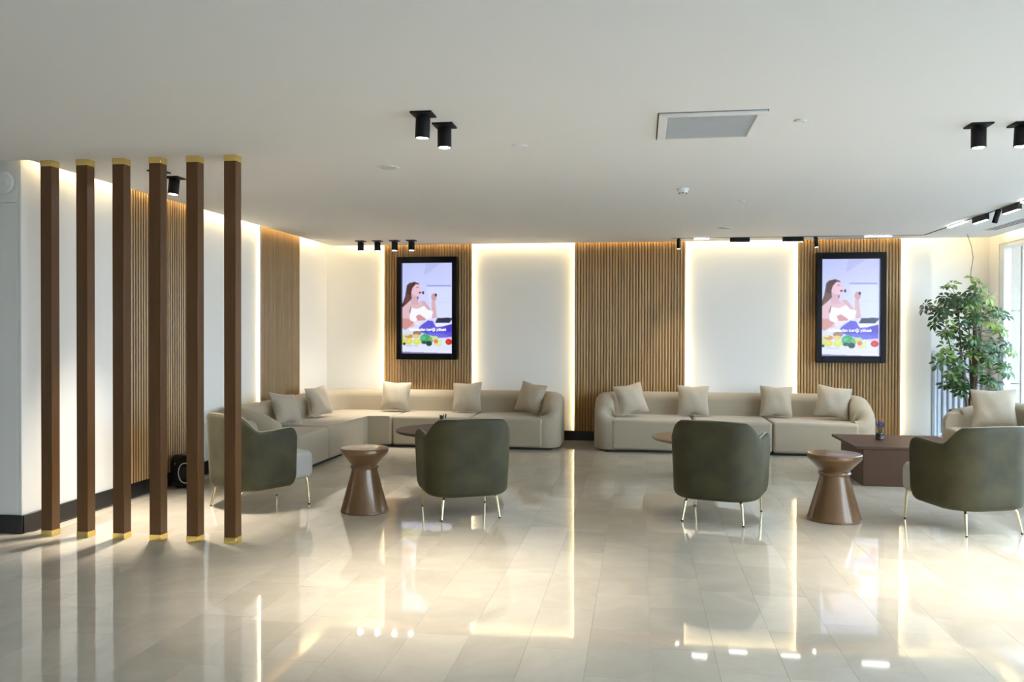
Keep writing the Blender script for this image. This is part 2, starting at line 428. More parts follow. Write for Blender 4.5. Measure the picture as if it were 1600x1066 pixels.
# ------------------------------------------------------------------ posts
PW = .088
for i in range(6):
    xs = -4.331+i*.2855
    ordn = ['first', 'second', 'third', 'fourth', 'fifth', 'last'][i]
    t = thing('divider_post', 'brown square divider post with brass ends, %s counting from the white wall' % ordn, 'post', (xs+PW/2, 5.69, 0), 0, 'brown divider posts')
    if i == 0:
        pm = box(-PW/2, PW/2, -PW/2, PW/2, .045, HC-.045, .003, 2); bm_ = box(-PW/2-.002, PW/2+.002, -PW/2-.002, PW/2+.002, 0, .045, .0015, 1); tm_ = box(-PW/2-.002, PW/2+.002, -PW/2-.002, PW/2+.002, HC-.045, HC, .0015, 1)
    add('post_shaft', pm, 'post_brown', t); add('brass_base', bm_, 'brass', t); add('brass_cap', tm_, 'brass', t)

# ------------------------------------------------------------------ screens
def picture(W_, H_):
    """u right, v down (both 0..1) -> sRGB colours of a food advertisement"""
    U, V = np.meshgrid((np.arange(W_))/(W_-1), (np.arange(H_))/(H_-1))
    img = np.zeros((H_, W_, 3))
    t = V[..., None]; s = U[..., None]
    img[:] = (1-t)*np.array([178, 188, 238])+t*np.array([216, 220, 246])+s*np.array([10, 6, 2])
    def blend(mask, c, a=1.0):
        k = (mask*a)[..., None]; img[:] = img*(1-k)+np.array(c, float)*k
    def A(X, Y): return (X-32)/873, (Y-72)/1468            # upper study
    def B(X, Y): return ((1270+X/14.54)-1279.3)/90.1, ((500+Y/14.54)-407.5)/151.5   # lower study
    def poly(pts, conv):
        P = [conv(*p) for p in pts]; ins = np.zeros(U.shape, bool); n = len(P)
        for i in range(n):
            (x0, y0), (x1, y1) = P[i], P[(i+1) % n]
            if y0 == y1: continue
            cond = ((y0 > V) != (y1 > V)) & (U < (x1-x0)*(V-y0)/(y1-y0)+x0); ins ^= cond
        return soften(ins.astype(float))
    def soften(m):
        for _ in range(2):
            q = np.pad(m, 1, mode='edge'); m = (q[1:-1, 1:-1]*2+q[:-2, 1:-1]+q[2:, 1:-1]+q[1:-1, :-2]+q[1:-1, 2:])/6
        return m
    def ell(x, y, rx, ry, conv):
        cx, cy = conv(x, y); ex, ey = conv(x+rx, y+ry); rx, ry = abs(ex-cx), abs(ey-cy)
        d = np.sqrt(((U-cx)/rx)**2+((V-cy)/ry)**2); return np.clip((1.12-d)/.2, 0, 1)
    blend(poly([(440, 75), (700, 75), (430, 260), (400, 260)], A), (160, 165, 215), .5)
    blend(poly([(450, 430), (870, 430), (870, 455), (460, 450)], A), (130, 140, 195), .75)
    blend(poly([(640, 705), (900, 705), (900, 716), (640, 716)], A), (160, 165, 210), .6)
    blend(poly([(450, 460), (900, 460), (900, 980), (560, 980)], A), (206, 216, 248), .6)
    blend(poly([(118, 640), (1425, 640), (1425, 800), (118, 800)], B), (214, 218, 246), .9)
    blend(poly([(940, 130), (1425, 30), (1425, 240), (1000, 240)], B), (228, 228, 246), .9)
    # arms and shoulders, top, hair, face
    blend(poly([(30, 800), (90, 722), (200, 712), (300, 700), (430, 745), (520, 830), (430, 850), (160, 880), (150, 1010), (260, 1030), (330, 920), (430, 990), (400, 1040), (180, 1120), (32, 1090)], A), (214, 178, 186))
    blend(poly([(118, 0), (420, 20), (440, 110), (330, 210), (210, 285), (130, 235)], B), (198, 142, 136))
    blend(poly([(330, 685), (420, 690), (530, 830), (470, 835)], A), (200, 165, 170))
    blend(poly([(535, 690), (600, 680), (632, 960), (548, 975)], A), (206, 168, 176))
    blend(ell(580, 625, 46, 60, A), (196, 150, 156)); blend(ell(612, 590, 18, 26, A), (70, 48, 66))
    blend(poly([(165, 850), (165, 790), (200, 800), (300, 815), (410, 765), (470, 830), (565, 855), (540, 960), (430, 1010), (300, 1060), (165, 1000)], A), (236, 236, 250))
    blend(poly([(430, 130), (480, 190), (560, 170), (800, 20), (700, 0), (520, 20)], B), (222, 214, 232))
    blend(poly([(265, 935), (330, 905), (440, 975), (430, 1000), (300, 1010)], A), (200, 140, 140))
    blend(poly([(150, 860), (178, 770), (186, 800), (165, 900)], A), (90, 70, 90), .8)
    blend(poly([(195, 560), (310, 610), (305, 700), (330, 740), (190, 750), (170, 680)], A), (204, 166, 178))
    blend(poly([(110, 430), (150, 395), (240, 374), (318, 402), (322, 420), (265, 415), (205, 480), (185, 560), (192, 645), (140, 700), (32, 790), (32, 735), (80, 610)], A), (72, 42, 42))
    blend(poly([(95, 560), (185, 600), (160, 690), (60, 740)], A), (116, 66, 52), .75)
    blend(poly([(210, 470), (268, 412), (328, 425), (352, 500), (366, 535), (352, 590), (310, 612), (230, 595), (185, 550)], A), (222, 186, 200))
    blend(ell(295, 465, 22, 8, A), (120, 90, 110), .7); blend(ell(338, 550, 22, 16, A), (130, 60, 80)); blend(ell(392, 552, 17, 26, A), (66, 30, 48))
    blend(poly([(285, 625), (310, 615), (300, 670)], A), (60, 45, 70), .9)
    # pan, jeans
    blend(poly([(600, 1045), (640, 965), (840, 958), (905, 968), (850, 1040)], A), (40, 44, 72))
    blend(poly([(560, 240), (640, 160), (800, 52), (930, 66), (1010, 215), (1180, 200), (1422, 140), (1422, 455), (1080, 478), (900, 425), (620, 345)], B), (88, 82, 205))
    blend(poly([(560, 260), (760, 285), (1100, 330), (1000, 370), (700, 330)], B), (60, 52, 160), .7)
    blend(poly([(1210, 200), (1422, 145), (1422, 330), (1250, 340)], B), (66, 50, 180), .8)
    blend(poly([(780, 330), (1180, 370), (1420, 440), (1080, 470), (900, 420)], B), (112, 108, 232), .7)
    blend(poly([(1200, 480), (1422, 470), (1422, 505), (1220, 505)], B), (226, 170, 190), .8)
    # fruit
    for x, y, rx, ry, c in [(520, 365, 110, 60, (150, 120, 96)), (150, 490, 70, 90, (196, 208, 150)), (310, 440, 105, 50, (196, 140, 84)), (260, 400, 60, 30, (210, 214, 150)), (500, 440, 95, 50, (214, 196, 130)), (130, 580, 62, 58, (190, 204, 96)), (185, 625, 34, 32, (40, 40, 24)),
                            (300, 565, 96, 78, (208, 204, 84)), (515, 575, 100, 76, (204, 216, 92)), (740, 495, 135, 112, (58, 160, 104)), (880, 520, 60, 70, (120, 170, 90)), (700, 590, 70, 40, (30, 80, 60)), (990, 490, 85, 60, (186, 216, 140)), (830, 615, 78, 62, (24, 60, 62)),
                            (1060, 610, 100, 80, (216, 216, 150)), (1010, 565, 55, 50, (222, 120, 76)), (1140, 590, 70, 80, (206, 220, 180)), (1215, 590, 60, 60, (206, 226, 226)), (1345, 575, 85, 70, (190, 34, 34)), (1330, 580, 30, 26, (220, 70, 50))]:
        blend(ell(x, y, rx, ry, B), c)
    blend(ell(690, 480, 50, 45, B), (110, 200, 150), .6); blend(ell(300, 550, 40, 30, B), (228, 224, 120), .6); blend(ell(510, 550, 40, 30, B), (226, 232, 130), .6)
    blend(poly([(220, 660), (560, 668), (540, 690), (230, 685)], B), (150, 160, 190), .5)
    blend(poly([(100, 818), (1420, 850), (1420, 870), (100, 870)], B), (96, 88, 130), .8)
    img = np.clip(img, 0, 255)/255
    return np.where(img <= .04045, img/12.92, ((img+.055)/1.055)**2.4)
SWD, SHT = .735, 1.285
def screen_mesh():
    W_, H_ = 150, 262
    lin = picture(W_, H_)
    X, Z = np.meshgrid((np.arange(W_)/(W_-1)-.5)*SWD, (.5-np.arange(H_)/(H_-1))*SHT)
    vs = np.stack([X.ravel(), np.zeros(X.size), Z.ravel()], 1)
    idx = np.arange(W_*H_).reshape(H_, W_)
    f = np.stack([idx[1:, :-1].ravel(), idx[1:, 1:].ravel(), idx[:-1, 1:].ravel(), idx[:-1, :-1].ravel()], 1)
    me = bpy.data.meshes.new('screen'); me.from_pydata(vs.tolist(), [], f.tolist())
    at = me.color_attributes.new('picture', 'FLOAT_COLOR', 'POINT')
    at.data.foreach_set('color', np.concatenate([lin.reshape(-1, 3), np.ones((W_*H_, 1))], 1).ravel().astype(np.float32))
    me.materials.append(MATS['screen_picture']); return me
SCR = screen_mesh()
def display(xc, zc, label):
    yw = YB-.0725; D = .13; w, h = .875, 1.455; fw = (w-SWD)/2; fh = (h-SHT)/2
    t = thing('wall_display', label, 'screen', (xc, yw, zc), 0, 'portrait advertising screens')
    add('cabinet', box(-w/2+.005, w/2-.005, -D*.45, 0, -h/2+.005, h/2-.005), 'tv_black', t)
    for nm, g in (('frame_side', (-w/2, -w/2+fw, -h/2, h/2)), ('frame_side', (w/2-fw, w/2, -h/2, h/2)), ('frame_rail', (-w/2+fw, w/2-fw, h/2-fh, h/2)), ('frame_rail', (-w/2+fw, w/2-fw, -h/2, -h/2+fh))):
        add(nm, box(g[0], g[1], -D, -D*.45, g[2], g[3], .004, 2), 'tv_black', t)
    s = add('screen', SCR, None, t, (0, -D*.45-.003, 0)); s['label'] = 'lit screen showing a woman eating fruit'
    cu = bpy.data.curves.new('caption', 'FONT'); cu.body = 'bak\u0131m\u0131ndan i\u00e7eri\u011fi y\u00fcksek'; cu.size = .060; cu.align_x = 'CENTER'; cu.align_y = 'CENTER'; cu.offset = .0008
    cu.materials.append(MATS['screen_text'])
    tmp = bpy.data.objects.new('caption_text', cu); me = bpy.data.meshes.new_from_object(tmp); bpy.data.objects.remove(tmp)
    if not me.materials: me.materials.append(MATS['screen_text'])
    c = add('caption', me, None, s, (.005, -.003, .5*SHT-.735*SHT), (PI/2, 0, 0)); c.scale = (.86, 1, 1)
    return t
display(-2.985, 1.845, 'portrait advertising screen in black frame above the corner sofa')
display(2.755, 1.843, 'portrait advertising screen in black frame above the straight sofa, near the potted tree')

# ------------------------------------------------------------------ sofas
SEAT_H, BT = .405, .25
def back_profile(hfun, t=BT, z0=.03):
    def prof(i, s, S):
        h = hfun(s, S); r = t*.42; pts = [(0.012, z0), (0, z0+.03), (0, (z0+h)/2), (0, h-r)]
        for k in range(1, 8):
            a = PI*k/8; pts.append((t/2-(t/2)*math.cos(a), h-r+r*math.sin(a)))
        pts += [(t, h-r), (t, min(SEAT_H, h-r)*.6), (t, z0)]
        return pts
    return prof
def arm_h(top, low, run0, run1):
    """full height along the back, sloping down over the last stretch at each end (None = no slope)"""
    def f(s, S):
        h = top
        if run0: h = min(h, low+(top-low)*sstep(s, .0, run0))
        if run1: h = min(h, low+(top-low)*sstep(S-s, .0, run1))
        return h
    return f
def seat_block(poly, name, parent):
    return add(name, prism(poly, .03, SEAT_H, .035, 4), 'sofa_fabric', parent)
def sofa(name, label, path, inward, hf, seats, plinths):
    t = thing(name, label, 'sofa')
    b_ = add('backrest', sweep(path, back_profile(hf), inward, 60), 'sofa_fabric', t)
    for p in seats: seat_block(p, 'seat', t)
    for p in plinths: add('plinth', prism(p, 0, .032), 'plinth_dark', t)
    return t
rect = lambda x0, x1, y0, y1: [(x0, y0), (x1, y0), (x1, y1), (x0, y1)]
YF, YBK = 10.77, 11.855
# straight sofa
p2 = fillet([(-.30, YF+.01), (-.57, YF+.01), (-.57, YBK), (2.86, YBK), (2.86, YF+.01), (2.60, YF+.01)], [.20, .42, .42, .20])
g = .004
sofa('straight_sofa', 'beige curved-arm straight sofa below the screen near the potted tree', p2, -1, arm_h(.705, SEAT_H+.025, .72, .72),
     [rect(-.34, .68-g, YF, YBK-.2), rect(.68+g, 1.62-g, YF, YBK-.2), rect(1.62+g, 2.63, YF, YBK-.2)], [rect(-.42, 2.70, YF+.04, YBK-.06)])
# corner sofa
XFL, XBL = -3.55, -4.475
YE = 8.35
p1 = fillet([(XFL-.01, YE+.22), (XFL-.01, YE), (XBL, YE), (XBL, YBK), (-1.00, YBK), (-1.00, YF+.01), (-1.26, YF+.01)], [.18, .40, .46, .42, .20])
sofa('corner_sofa', 'beige L-shaped corner sofa running along both slatted walls', p1, -1, arm_h(.695, SEAT_H+.025, .72, .72),
     [rect(XBL+.2, XFL, YE+.20, 9.43-g), [(XBL+.2, 9.43+g), (XFL, 9.43+g), (XFL, YF), (-3.20-g, YF), (-3.20-g, YBK-.2), (XBL+.2, YBK-.2)], rect(-3.20+g, -2.17-g, YF, YBK-.2), rect(-2.17+g, -1.22, YF, YBK-.2)],
     [[(XBL+.06, YE+.15), (XFL-.04, YE+.15), (XFL-.04, YF+.04), (-1.12, YF+.04), (-1.12, YBK-.06), (XBL+.06, YBK-.06)]])
# sofa along the glazing
p3 = fillet([(3.57, 7.85), (3.57, 7.60), (4.53, 7.60), (4.53, 10.93), (3.57, 10.93), (3.57, 10.66)], [.18, .40, .42, .20])
sofa('window_sofa', 'beige curved-arm sofa standing with its back to the glazed wall', p3, 1, arm_h(.70, SEAT_H+.16, .9, .9),
     [rect(3.56, 4.33, 7.82, 9.25-g), rect(3.56, 4.33, 9.25+g, 10.70)], [rect(3.62, 4.46, 7.72, 10.82)])

# cushions
def cushion(x, y, rz, label, lean=18, roll=0, sz=.41, z=SEAT_H, seed=0):
    o = add('cushion', cushion_mesh(sz, sz, .17, seed), 'cushion_fabric', None, (x+math.sin(rz)*.075, y-math.cos(rz)*.075, z+.010+sz*.5*abs(math.sin(math.radians(roll)))), (0, 0, 0))
    o.rotation_euler = (Matrix.Rotation(rz, 3, 'Z') @ Matrix.Rotation(math.radians(-lean), 3, 'X') @ Matrix.Rotation(math.radians(roll), 3, 'Y')).to_euler()
    return tag(o, label, 'cushion', 'beige sofa cushions')
R_ = math.radians
cushion(-4.06, 9.37, R_(70), 'beige cushion on the short leg of the corner sofa', 28, 8, .39, seed=1)
cushion(-4.09, 10.50, R_(70), 'beige cushion propped near the bend of the corner sofa', 20, -4, .39, seed=2)
cushion(-3.34, 11.42, R_(3), 'pale crumpled cushion on the corner sofa, below the screen edge', 16, 2, seed=3)
cushion(-2.32, 11.44, R_(-4), 'beige cushion on the corner sofa, over the seam of two seats', 18, -3, seed=4)
cushion(-1.46, 11.30, R_(-26), 'beige cushion tilted against the rounded arm of the corner sofa', 20, 8, seed=5)
cushion(-.08, 11.28, R_(24), 'beige cushion tilted against the straight sofa arm beside the plain slat panel', 20, -9, seed=6)
cushion(.70, 11.44, R_(2), 'beige cushion on the straight sofa, over the seam nearest the plain slat panel', 18, 1, seed=7)
cushion(1.75, 11.44, R_(-2), 'beige cushion on the straight sofa, over the seam nearest the screen', 18, 2, seed=8)
cushion(2.40, 11.27, R_(-10), 'beige cushion against the straight sofa arm next to the coffee table', 20, 8, seed=9)
cushion(4.02, 10.44, R_(-20), 'beige cushion on the sofa by the glazed wall', 16, -2, .46, SEAT_H+.0, seed=10)

# ------------------------------------------------------------------ armchairs
def make_chair():
    t = thing('armchair', '', 'armchair', (0, 0, 0), 0, 'green velvet armchairs')
    path = fillet([(.355, .155), (.338, -.365), (-.338, -.365), (-.355, .155)], [.235, .235], .025)
    def refine(p):
        out = []
        for i, (a, c) in enumerate(zip(p, p[1:])):
            n = 4 if i < 2 or i > len(p)-4 else 1
            out += [a.lerp(c, k/n) for k in range(n)]
        return out+[p[-1]]
    path = refine(path)
    Z0 = .185
    def top(s, S):
        d = abs(s-S/2)
        h = .812-.010*min(1, d/.3)**2-.130*sstep(d, .265, .445)+.022*sstep(d, .46, S/2)-.012*0
        e_ = min(s, S-s); q_ = 1-min(1, e_/.055); return h-.05*(1-math.sqrt(max(0, 1-q_*q_)))
    def bot(s, S):
        e_ = min(s, S-s); q_ = 1-min(1, e_/.045); return Z0+.012+.045*(1-math.sqrt(max(0, 1-q_*q_)))-.012*min(1, e_/.3)
    def fl(z): return -.022*(z-Z0)/.5
    T = .075
    def outer(i, s, S):
        h, z0 = top(s, S), bot(s, S)
        L = [(.055, z0), (.025, z0+.006), (.008, z0+.022), (.0, z0+.05)]+[(0, z0+.05+(h-.03-z0-.05)*k/5) for k in range(1, 6)]+[(.006, h-.012), (.018, h-.002), (T*.5, h), (T*.5, z0)]
        return [(d+fl(z), z) for d, z in L]
    def inner(i, s, S):
        h, z0 = top(s, S), bot(s, S)+.004
        L = [(T*.5, h), (T-.018, h-.002), (T-.006, h-.012), (T, h-.03), (T+.004, (h+z0)/2), (T, z0+.02), (T*.5, z0)]
        return [(d+fl(z), z) for d, z in L]
    add('outer_shell', sweep(path, outer, -1, 70), 'chair_green', t)
    add('inner_lining', sweep(path, inner, -1, 70), 'chair_lining', t)
    n = len(path); S = [0]
    for a, c in zip(path, path[1:]): S.append(S[-1]+(c-a).length)
    pts = []
    for i, p in enumerate(path):
        tt = (path[min(i+1, n-1)]-path[max(i-1, 0)]).normalized(); nx, ny = tt.y, -tt.x
        h = top(S[i], S[-1]); d = T*.5+fl(h); pts.append((p.x+nx*d, p.y+ny*d, h+.002))
    add('piping', tube(pts, .0055, 6), 'chair_lining', t)
    bm = bmesh.new()
    prof = fillet([(.0, -.285), (.262, -.285), (.300, .385), (.0, .385)], [.17, .075], .03)
    plan = [(p.x, p.y) for p in prof]+[(-p.x, p.y) for p in prof[-2:0:-1]]
    def ring(sc, z): return [bm.verts.new((x*sc[0], (y-.04)*sc[1]+.04, z)) for x, y in plan]
    rs = [ring((.90, .90), .235), ring((.965, .965), .243), ring((.995, .995), .27), ring((1.0, 1.0), .33), ring((1.0, 1.0), .40), ring((.985, .985), .435), ring((.94, .94), .458), ring((.82, .82), .470), ring((.4, .4), .478)]
    for a, c in zip(rs, rs[1:]):
        for k in range(len(a)): bm.faces.new((a[k], a[(k+1) % len(a)], c[(k+1) % len(a)], c[k]))
    bm.faces.new(rs[0][::-1]); bm.faces.new(rs[-1])
    add('seat_cushion', frombm(bm, 'seat', 60), 'chair_seat', t)
    for sx in (-1, 1):
        for top_, foot in (((sx*.200, -.245, .205), (sx*.238, -.318, 0)), ((sx*.258, .312, .245), (sx*.278, .330, 0))):
            a, c = Vector(top_), Vector(foot); knee = a.lerp(c, .22)+Vector(((c-a).x*.30, (c-a).y*.30, .0))
            lg = add('leg', tube([a, knee, c+Vector((0, 0, .010))], [.019, .0125, .0075], 10), 'brass_pale', t)
            add('foot', lathe([(0, 0), (.009, 0), (.009, .011), (0, .011)], 12), 'rubber_black', lg, tuple(c))
    return t
chair0 = make_chair()
for i, (x, y, a, lb) in enumerate([
        (-3.262, 6.965, -36.5, 'green velvet armchair partly hidden behind the brown posts, showing its pale seat'),
        (-1.462, 6.973, 24.6, 'green velvet armchair in front of the round table with a sprig vase'),
        (.660, 7.136, -16.3, 'green velvet armchair in front of the straight sofa and round wooden table'),
        (2.507, 7.070, 19.8, 'green velvet armchair in front of the square brown coffee table')]):
    c = chair0 if i == 0 else copy_tree(chair0)
    c.location = (x, y, 0); c.rotation_euler = (0, 0, R_(a)); c['label'] = lb

# ------------------------------------------------------------------ tables
def stool(x, y, label, k=1.0):
    t = thing('side_table', label, 'side table', (x, y, 0), 0, 'bronze hourglass side tables')
    add('base_cone', lathe([(0, 0), (.196*k, 0), (.202*k, .006), (.202*k, .018), (.197*k, .03), (.108*k, .352), (.108*k, .366), (0, .366)], 48, 16), 'stool_bronze', t)
    add('collar', lathe([(0, .362), (.106*k, .362), (.118*k, .367), (.1225*k, .378), (.118*k, .389), (.108*k, .395), (.108*k, .402), (0, .402)], 48), 'stool_bronze', t)
    add('bowl_top', lathe([(0, .398), (.108*k, .398), (.116*k, .404), (.198*k, .492), (.203*k, .505), (.203*k, .528), (.199*k, .535), (.190*k, .537), (0, .537)], 48, 16), 'stool_bronze', t)
    return t
stool(-2.275, 6.865, 'bronze hourglass side table between the two armchairs near the posts', .975)
stool(1.560, 7.165, 'bronze hourglass side table beside the square coffee table', 1.04)
t = thing('coffee_table', 'square dark brown coffee table with block base before the window sofa', 'coffee table', (2.66, 9.31, 0))
add('table_base', box(-.48, .48, -.525, .40, 0, .36, .004, 1), 'table_brown', t)
add('table_top', box(-.55, .55, -.53, .53, .36, .388, .004, 2), 'table_brown', t)
def round_table(x, y, r, label, mat):
    t = thing('round_table', label, 'coffee table', (x, y, 0), 0, 'round low tables')
    add('table_top', lathe([(0, .388), (r-.05, .388), (r-.012, .400), (r, .412), (r, .420), (r-.006, .426), (0, .426)], 64), mat, t)
    add('pedestal', lathe([(0, .0), (.26, .0), (.265, .01), (.255, .03), (.12, .22), (.115, .26), (.20, .388), (0, .388)], 48), 'table_brown', t)
    return t
round_table(-2.08, 9.25, .60, 'round low table before the corner sofa with a sprig vase', 'table_brown')
round_table(.68, 9.00, .545, 'round low wooden table before the straight sofa', 'table_wood')
def vase(x, y, z, label, flower, n, hh, seed):
    r_ = random.Random(seed)
    t = thing('sprig_vase', label, 'vase', (x, y, z), 0)
    add('vase_body', lathe([(0, 0), (.040, 0), (.044, .006), (.043, .030), (.040, .036), (.044, .042), (.042, .066), (.038, .07), (.034, .066), (0, .06)], 24), 'vase_dark', t)
    for k in range(n):
        a = r_.uniform(0, 6.28); sp = r_.uniform(.01, .05); h = hh*r_.uniform(.7, 1)
        tip = Vector((math.cos(a)*sp, math.sin(a)*sp, .06+h)); base = Vector((math.cos(a)*.012, math.sin(a)*.012, .05))
        st = add('sprig', tube([base, base.lerp(tip, .5)+Vector((0, 0, .01)), tip], [.0025, .002, .0018], 5), 'herb_green', t)
        bm = bmesh.new()
        d = (tip-base).normalized()
        tube_bm(bm, [tip-d*.045, tip-d*.03, tip-d*.012, tip+d*.008], [.003, .008, .0075, .002], 6)
        add('flower_spike', frombm(bm), flower, st)
    return t
vase(2.50, 9.40, .388, 'small dark vase of purple lavender sprigs on the square coffee table', 'lavender', 11, .14, 3)
vase(-2.17, 9.30, .426, 'small dark vase of green sprigs on the round table', 'herb_green', 7, .10, 5)

# ------------------------------------------------------------------ black floor device
t = thing('floor_speaker', 'black rounded floor device with thin white ring, against the slatted wall', 'speaker', (-4.335, 7.70, 0), R_(-6))
dv = prism([(-.125, -.12), (.125, -.12), (.125, .12), (-.125, .12)], .008, .315, .05, 4)
add('body', dv, 'device_black', t)
for sx in (-1, 1):
    for sy in (-1, 1): add('foot', lathe([(0, 0), (.018, 0), (.018, .012), (0, .012)], 12), 'rubber_black', t, (sx*.06, sy*.06, 0))
bm = bmesh.new(); n = 40
tube_bm(bm, [(.055+.095*math.cos(2*PI*k/n)*.75, -.1235, .15+.095*math.sin(2*PI*k/n)) for k in range(n+1)], .0045, 6)
add('ring', frombm(bm), 'ring_white', t)
add('cone_grille', lathe([(0, 0), (.06, 0), (.065, .006), (.03, .004), (0, .008)], 24), 'rubber_black', t, (.055, -.119, .15), (PI/2, 0, 0))
add('indicator', lathe([(0, 0), (.005, 0), (.004, .003), (0, .003)], 10), 'ring_white', t, (-.055, -.120, .235), (PI/2, 0, 0))

# ------------------------------------------------------------------ ceiling fixtures
cyl = lathe([(0, -.012), (.016, -.012), (.016, -.02), (.041, -.02), (.042, -.022), (.042, -.135), (.041, -.138), (.037, -.138), (.036, -.132), (0, -.132)], 32, 30)
lens = lathe([(0, -.1372), (.034, -.1372), (.035, -.133), (0, -.133)], 24)
plate = box(-.062, .062, -.068, .068, -.010, 0, .001, 1)
def spot(x, y, label, group, tilt=(0, 0), on=1.0, size=72, rz=0):
    t = thing('ceiling_spotlight', label, 'spotlight', (x, y, HC), rz, group)
    add('mounting_plate', plate, 'fixture_black', t)
    b_ = add('cylinder_body', cyl, 'fixture_black', t, (0, 0, 0), (R_(tilt[0]), R_(tilt[1]), 0))
    add('lens', lens, 'lens_glow', b_)
    ld = bpy.data.lights.new('spot', 'SPOT'); ld.energy = SPOT_W*on; ld.spot_size = R_(size); ld.spot_blend = .9; ld.shadow_soft_size = .03; ld.color = SPOTC
    lo = bpy.data.objects.new('spot_beam', ld); COL.objects.link(lo); lo.parent = b_; lo.location = (0, 0, -.142)
    return t
spot(-1.226, 4.742, 'black cylinder ceiling spotlight of the central pair, the one farther from the sofas', 'central spotlight pair', (4, 3))
spot(-1.165, 5.015, 'black cylinder ceiling spotlight of the central pair, the one closer to the sofas', 'central spotlight pair')
for i, x in enumerate((-3.776, -3.538, -3.297, -3.061)):
    spot(x, 11.22, 'black cylinder ceiling spotlight, %s of the row of four counted from the room corner' % ['first', 'second', 'third', 'fourth'][i], 'row of four spotlights', (0, 0), .45)
spot(-3.725, 6.420, 'black cylinder ceiling spotlight behind the posts, the one closer to the sofas', 'spotlights behind the posts', (-3, 4), 1.3, 60)
spot(-3.700, 6.150, 'black cylinder ceiling spotlight behind the posts, the one closer to the post row', 'spotlights behind the posts', (0, 0), 1.3, 60)
spot(2.000, 5.455, 'black cylinder ceiling spotlight above the seating, the one closer to the air grille', 'spotlight pair by the windows')
spot(2.245, 5.460, 'black cylinder ceiling spotlight above the seating, the one closer to the windows', 'spotlight pair by the windows', (0, 3))

# recessed magnetic track
TY, TX = 11.42, 3.555
trk = thing('ceiling_track', 'thin black recessed light track turning a corner on the ceiling', 'light track', (TX, TY, HC))
add('track_run', box(-3.15, 0, -.012, .012, -.003, .0), 'slot_dark', trk)
add('track_run', box(-.012, .012, -6.4, -.012, -.003, .0), 'slot_dark', trk)
def linear(x, y, ln, along, label, glow):
    t = thing('track_light_bar', label, 'light bar', (x, y, HC-.003), 0 if along == 'x' else PI/2, 'track light bars')
    if glow:
        add('housing', box(-ln/2, ln/2, -.016, .016, -.006, 0), 'fixture_black', t)
        add('diffuser', box(-ln/2+.004, ln/2-.004, -.0135, .0135, -.014, -.006), 'module_glow', t)
    else:
        add('housing', box(-ln/2, ln/2, -.019, .019, -.062, 0, .002, 1), 'fixture_black', t)
        add('diffuser', box(-ln/2+.012, ln/2-.012, -.012, .012, -.066, -.060), 'module_glow', t)
linear(1.288, TY, .25, 'x', 'black light bar hanging from the track before the wide white wall', False)
linear(1.955, TY, .26, 'x', 'black light bar hanging from the track beside the screen panel', False)
linear(.80, TY, .20, 'x', 'flush glowing light bar at the end of the ceiling track', True)
linear(3.00, TY, .33, 'x', 'flush glowing light bar in the track above the screen near the tree', True)
linear(TX, 10.30, .55, 'y', 'flush glowing light bar in the track run towards the tree', True)
linear(TX, 9.63, .36, 'y', 'black light bar hanging from the track run beside the windows, next to the tree', False)
linear(TX, 8.87, .36, 'y', 'black light bar hanging from the track run beside the windows, next to the grille', False)
linear(TX, 8.47, .36, 'y', 'flush glowing light bar in the track run beside the windows', True)
def track_spot(x, y, tilt, label):
    t = thing('track_spotlight', label, 'spotlight', (x, y, HC-.003), 0, 'track spotlights')
    add('adapter', box(-.02, .02, -.012, .012, -.02, 0), 'fixture_black', t)
    b_ = add('spot_body', lathe([(0, -.015), (.024, -.015), (.026, -.018), (.026, -.135), (.023, -.137), (.022, -.133), (0, -.133)], 24, 30), 'fixture_black', t, (0, 0, 0), (R_(tilt[0]), R_(tilt[1]), 0))
    add('lens', lathe([(0, -.1365), (.021, -.1365), (.0215, -.134), (0, -.134)], 20), 'lens_glow', b_)
    ld = bpy.data.lights.new('spot', 'SPOT'); ld.energy = SPOT_W*.35; ld.spot_size = R_(60); ld.spot_blend = .8; ld.shadow_soft_size = .02; ld.color = SPOTC
    lo = bpy.data.objects.new('spot_beam', ld); COL.objects.link(lo); lo.parent = b_; lo.location = (0, 0, -.142)
track_spot(.505, TY, (0, 0), 'small black track spotlight in front of the plain slat panel')
track_spot(2.235, TY, (0, -6), 'small black track spotlight above the screen near the tree')
track_spot(TX, 9.17, (18, 10), 'small tilted black track spotlight between two light bars')

# air grille, detectors, discs
t = thing('air_grille', 'square white ceiling air return grille with grey mesh', 'air grille', (.405, 5.245, HC))
gx, gy = .30, .325
for nm, g in (('frame_rail', (-gx, gx, -gy, -gy+.05)), ('frame_rail', (-gx, gx, gy-.05, gy)), ('frame_rail', (-gx, -gx+.05, -gy+.05, gy-.05)), ('frame_rail', (gx-.05, gx, -gy+.05, gy-.05))):
    add(nm, box(g[0], g[1], g[2], g[3], -.016, 0, .003, 1), 'plastic_white', t)
add('shadow_gap', box(-gx-.006, gx+.006, -gy-.006, gy+.006, -.002, 0), 'slot_dark', t)
add('mesh_panel', box(-gx+.05, gx-.05, -gy+.05, gy-.05, -.006, -.002), 'grille_grey', t)
fin = box(-gx+.05, gx-.05, -.0015, .0015, -.013, -.006); fin.materials.append(MATS['grille_grey'])
for k in range(26): add('louvre', fin, None, t, (0, -gy+.06+k*(2*gy-.12)/25, 0))
def disc(x, y, r, label, name='ceiling_speaker', cat='speaker'):
    t = thing(name, label, cat, (x, y, HC), 0)
    add('trim_ring', lathe([(0, -.001), (r, -.001), (r, -.006), (r*.9, -.010), (r*.8, -.007), (0, -.007)], 36), 'plastic_white', t)
    add('grille', lathe([(0, -.007), (r*.78, -.007), (r*.74, -.009), (0, -.010)], 36), 'grille_grey' if r > .06 else 'plastic_white', t)
